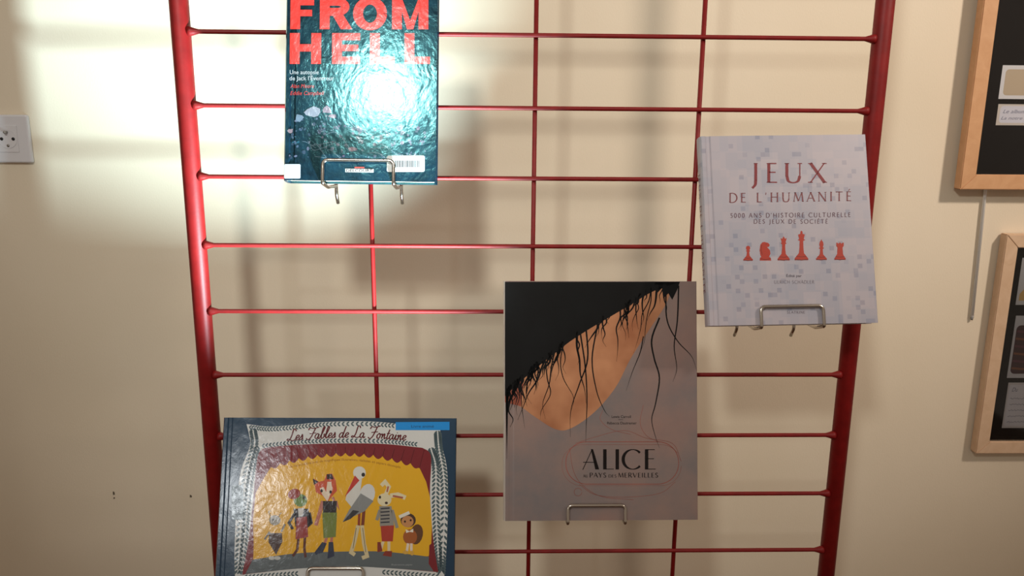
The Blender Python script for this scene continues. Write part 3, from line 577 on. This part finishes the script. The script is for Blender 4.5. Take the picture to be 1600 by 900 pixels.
# ------------------------------------------------------------------ wire book holders
def holder(label, M, loc, T, x0, x1, lip, zbar, drop=.036):
    """x0,x1: local x of the two legs on the book; lip: height of the front lip; zbar: height of the crossbar it hangs on"""
    t = thing('book_holder', label, 'book holder', (0, 0, 0), 'wire book holders on the red rack')
    Wp = lambda x, y, z: loc + M @ Vector((x, y, z)); r = .0024
    yF = -T - .0038; zU = -.0038
    base = Wp((x0 + x1) / 2, 0, zU); t.location = base
    rel = lambda v: v - base
    pts = []
    for x, sgn in ((x0, 1), (x1, -1)):
        bk = Wp(x, .004, zU); end = Vector((bk.x, -.0115, bk.z - .004))
        side = [end, bk, Wp(x, yF, zU), Wp(x, yF, lip)]
        pts = side if sgn == 1 else pts + side[::-1]
        prong = [Vector((bk.x, .0040, zbar)), Vector((bk.x, .0030, zbar + .0072)), Vector((bk.x, -.0105, zbar + .0072)), Vector((bk.x, -.0115, zbar - .004)), Vector((bk.x, -.0115, min(end.z, zbar - drop + .012))), Vector((bk.x, -.0025, min(end.z - .010, zbar - drop)))]
        tube('hook', [rel(v) for v in fillet(prong, .004, 4)], r, m_chrome, t)
    tube('front_lip', [rel(v) for v in fillet(pts, [.004, .004, .007, .007, .004, .004], 6)], r, m_chrome, t)
    return t
ZK = lambda k: ZTOP - k * SP
def lx(to_x, M, loc):  # local x of a world X on the cover bottom
    return (to_x - loc.x)
holder('chrome wire holder gripping the dark teal book', M1, l1, .028, lx(-.274, M1, l1), lx(-.184, M1, l1), .026, ZK(2))
holder('chrome wire holder gripping the pale mosaic book', M2, l2, .022, lx(.300, M2, l2), lx(.384, M2, l2), .024, ZK(4))
holder('chrome wire holder gripping the tall mauve book', M3, l3, .014, lx(.050, M3, l3), lx(.131, M3, l3), .022, ZK(7))
holder('chrome wire holder gripping the wide navy picture book', M4, l4, .022, lx(-.317, M4, l4), lx(-.2385, M4, l4), .026, ZK(8))

# ------------------------------------------------------------------ wall socket
so = thing('wall_socket', 'white square plastic wall socket on the cream wall', 'socket', (-.864, .2598, 1.345))
bm = bmesh.new(); bbox(bm, -.044, .035, -.009, 0, 0, .079, .003, 3); bm_obj('cover_plate', bm, m_plastic, so)
box('insert', (-.0245, .0165, -.0102, -.008, .0175, .0615), m_plastic, so, .0006)
bm = bmesh.new(); n_ = 28
ring = [(.0158, -.0104), (.0152, -.0108), (.0147, -.0104)]
vv = [[bm.verts.new((r_ * math.cos(2 * math.pi * i / n_), y_, .0395 + r_ * math.sin(2 * math.pi * i / n_))) for i in range(n_)] for r_, y_ in ring]
for A, B in zip(vv, vv[1:]):
    for i in range(n_): bm.faces.new((A[i], A[(i + 1) % n_], B[(i + 1) % n_], B[i]))
bm.faces.new(vv[-1]); bmesh.ops.recalc_face_normals(bm, faces=bm.faces[:]); bm_obj('well', bm, m_plastic, so)
for hx in (-.0095, .0095): tube('pin_hole', [(hx, -.0108, .0395), (hx, -.0102, .0395)], .0027, m_hole, so, 14)
tube('earth_pin', [(0, -.0105, .0505), (0, -.017, .0505), (0, -.0185, .0505)], [.0024, .0024, .0015], m_pin, so, 12)
tube('screw', [(0, -.0112, .0285), (0, -.0104, .0285)], .0022, m_pin, so, 12)

# ------------------------------------------------------------------ picture frames and hanging rod
def frame(label, X0, X1, Z0, Z1, depth, wd, m, yb=.258):
    t = thing('picture_frame', label, 'picture frame', (X0, yb, Z0)); W_, H_ = X1 - X0, Z1 - Z0
    def rail_(pts):
        V = [(x, -depth, z) for x, z in pts] + [(x, 0, z) for x, z in pts]
        o = mk('frame_rail', V, [(0, 1, 2, 3), (7, 6, 5, 4), (0, 4, 5, 1), (1, 5, 6, 2), (2, 6, 7, 3), (3, 7, 4, 0)], m, t)
        bm = bmesh.new(); bm.from_mesh(o.data); bmesh.ops.recalc_face_normals(bm, faces=bm.faces[:])
        bmesh.ops.bevel(bm, geom=bm.edges[:], offset=.0012, segments=2, affect='EDGES'); bm.to_mesh(o.data); bm.free()
    rail_([(0, 0), (W_, 0), (W_ - wd, wd), (wd, wd)]); rail_([(W_, H_), (0, H_), (wd, H_ - wd), (W_ - wd, H_ - wd)])
    rail_([(0, H_), (0, 0), (wd, wd), (wd, H_ - wd)]); rail_([(W_, 0), (W_, H_), (W_ - wd, H_ - wd), (W_ - wd, wd)])
    box('mount_board', (wd - .002, W_ - wd + .002, -.009, -.004, wd - .002, H_ - wd + .002), m_mount, t)
    box('glass_pane', (wd - .001, W_ - wd + .001, -.0145, -.0130, wd - .001, H_ - wd + .001), m_glass, t)
    to = lambda x, y, l: (x - X0, -.0093 - l * .00006, y - Z0)
    return t, to
fA, toA = frame('honey-coloured wooden picture frame with black mount above a paler frame', .745, 1.20, 1.312, 1.90, .020, .0255, m_wood1, .2505)
INKB = rgb(96, 98, 122)
p = Print(toA); p.poly([(.797, 1.464), (.92, 1.464), (.92, 1.519), (.797, 1.519)], rgb(206, 204, 206), 1); p.poly(rrect(.8035, 1.470, .913, 1.5125, .006), rgb(178, 160, 136), 2)
p.poly(ellipse(.853, 1.487, .006, .003, 20), rgb(96, 80, 64), 3); p.build('picture_card', m_print, fA, 'white card with rounded beige picture')
p = Print(toA); p.poly([(.7985, 1.4205), (.92, 1.4205), (.92, 1.4555), (.7985, 1.4555)], rgb(196, 186, 176), 1); p.poly(rrect(.803, 1.4245, .915, 1.4525, .005), rgb(202, 200, 210), 2)
p.text('Le album de', .808, .862, 1.4405, .0062, INKB, 3, shear=.35); p.text('La notre aile a', .806, .868, 1.4300, .0052, INKB, 3, shear=.35); p.build('handwritten_note', m_print, fA, 'small note in blue-grey handwriting')
fB, toB = frame('pale wooden picture frame with black mount below the honey-coloured frame', .844, 1.27, .821, 1.233, .019, .0235, m_wood2)
p = Print(toB); p.poly([(.884, 1.104), (1.0, 1.104), (1.0, 1.190), (.884, 1.190)], rgb(188, 186, 188), 1); p.poly([(.8885, 1.112), (.99, 1.112), (.99, 1.150), (.905, 1.146), (.8885, 1.124)], rgb(196, 160, 96), 2); p.build('picture_card', m_print, fB, 'white card with ochre picture')
p = Print(toB); p.poly([(.888, .966), (1.0, .966), (1.0, 1.084), (.888, 1.084)], rgb(186, 184, 188), 1); p.poly(rrect(.8925, .974, .99, 1.066, .008), rgb(64, 34, 40), 2)
for k in range(6): p.stroke([(.894, .985 + k * .014), (.915, .983 + k * .014), (.985, .988 + k * .014)], .004, rgb(*((120, 70, 44), (92, 44, 58))[k % 2]), 3)
p.build('picture_card', m_print, fB, 'card with dark purple and brown picture')
p = Print(toB); p.poly([(.8925, .868), (1.0, .868), (1.0, .957), (.8925, .957)], rgb(190, 184, 184), 1); p.poly(rrect(.8955, .872, .995, .953, .003), rgb(200, 196, 202), 2)
p.text('Du', .901, .912, .9395, .008, INKB, 3, shear=.35)
for k in range(5):
    z = .926 - k * .0115; p.stroke([(.900 + .002 * i, z + .0014 * math.sin(i * 2.1 + k) * (1 if i % 5 else 0)) for i in range(40)], .0007, INKB, 3)
p.build('handwritten_note', m_print, fB, 'cream note in grey handwriting')
hr = thing('hanging_rod', 'thin white picture-hanging rod dangling below the honey-coloured frame', 'hanging rod', (.812, .2558, 1.076))
tube('rod', [(0, 0, .004), (-.0185 * 1.0, 0, .6), (-.030, 0, 1.395)], .0030, mat('white_rod', rgb(240, 238, 234), .35), hr, 10); tube('end_tip', [(.0002, 0, -.002), (.0001, 0, .006)], [.0020, .0032], mat('grey_tip', rgb(150, 148, 146), .4), hr, 10)
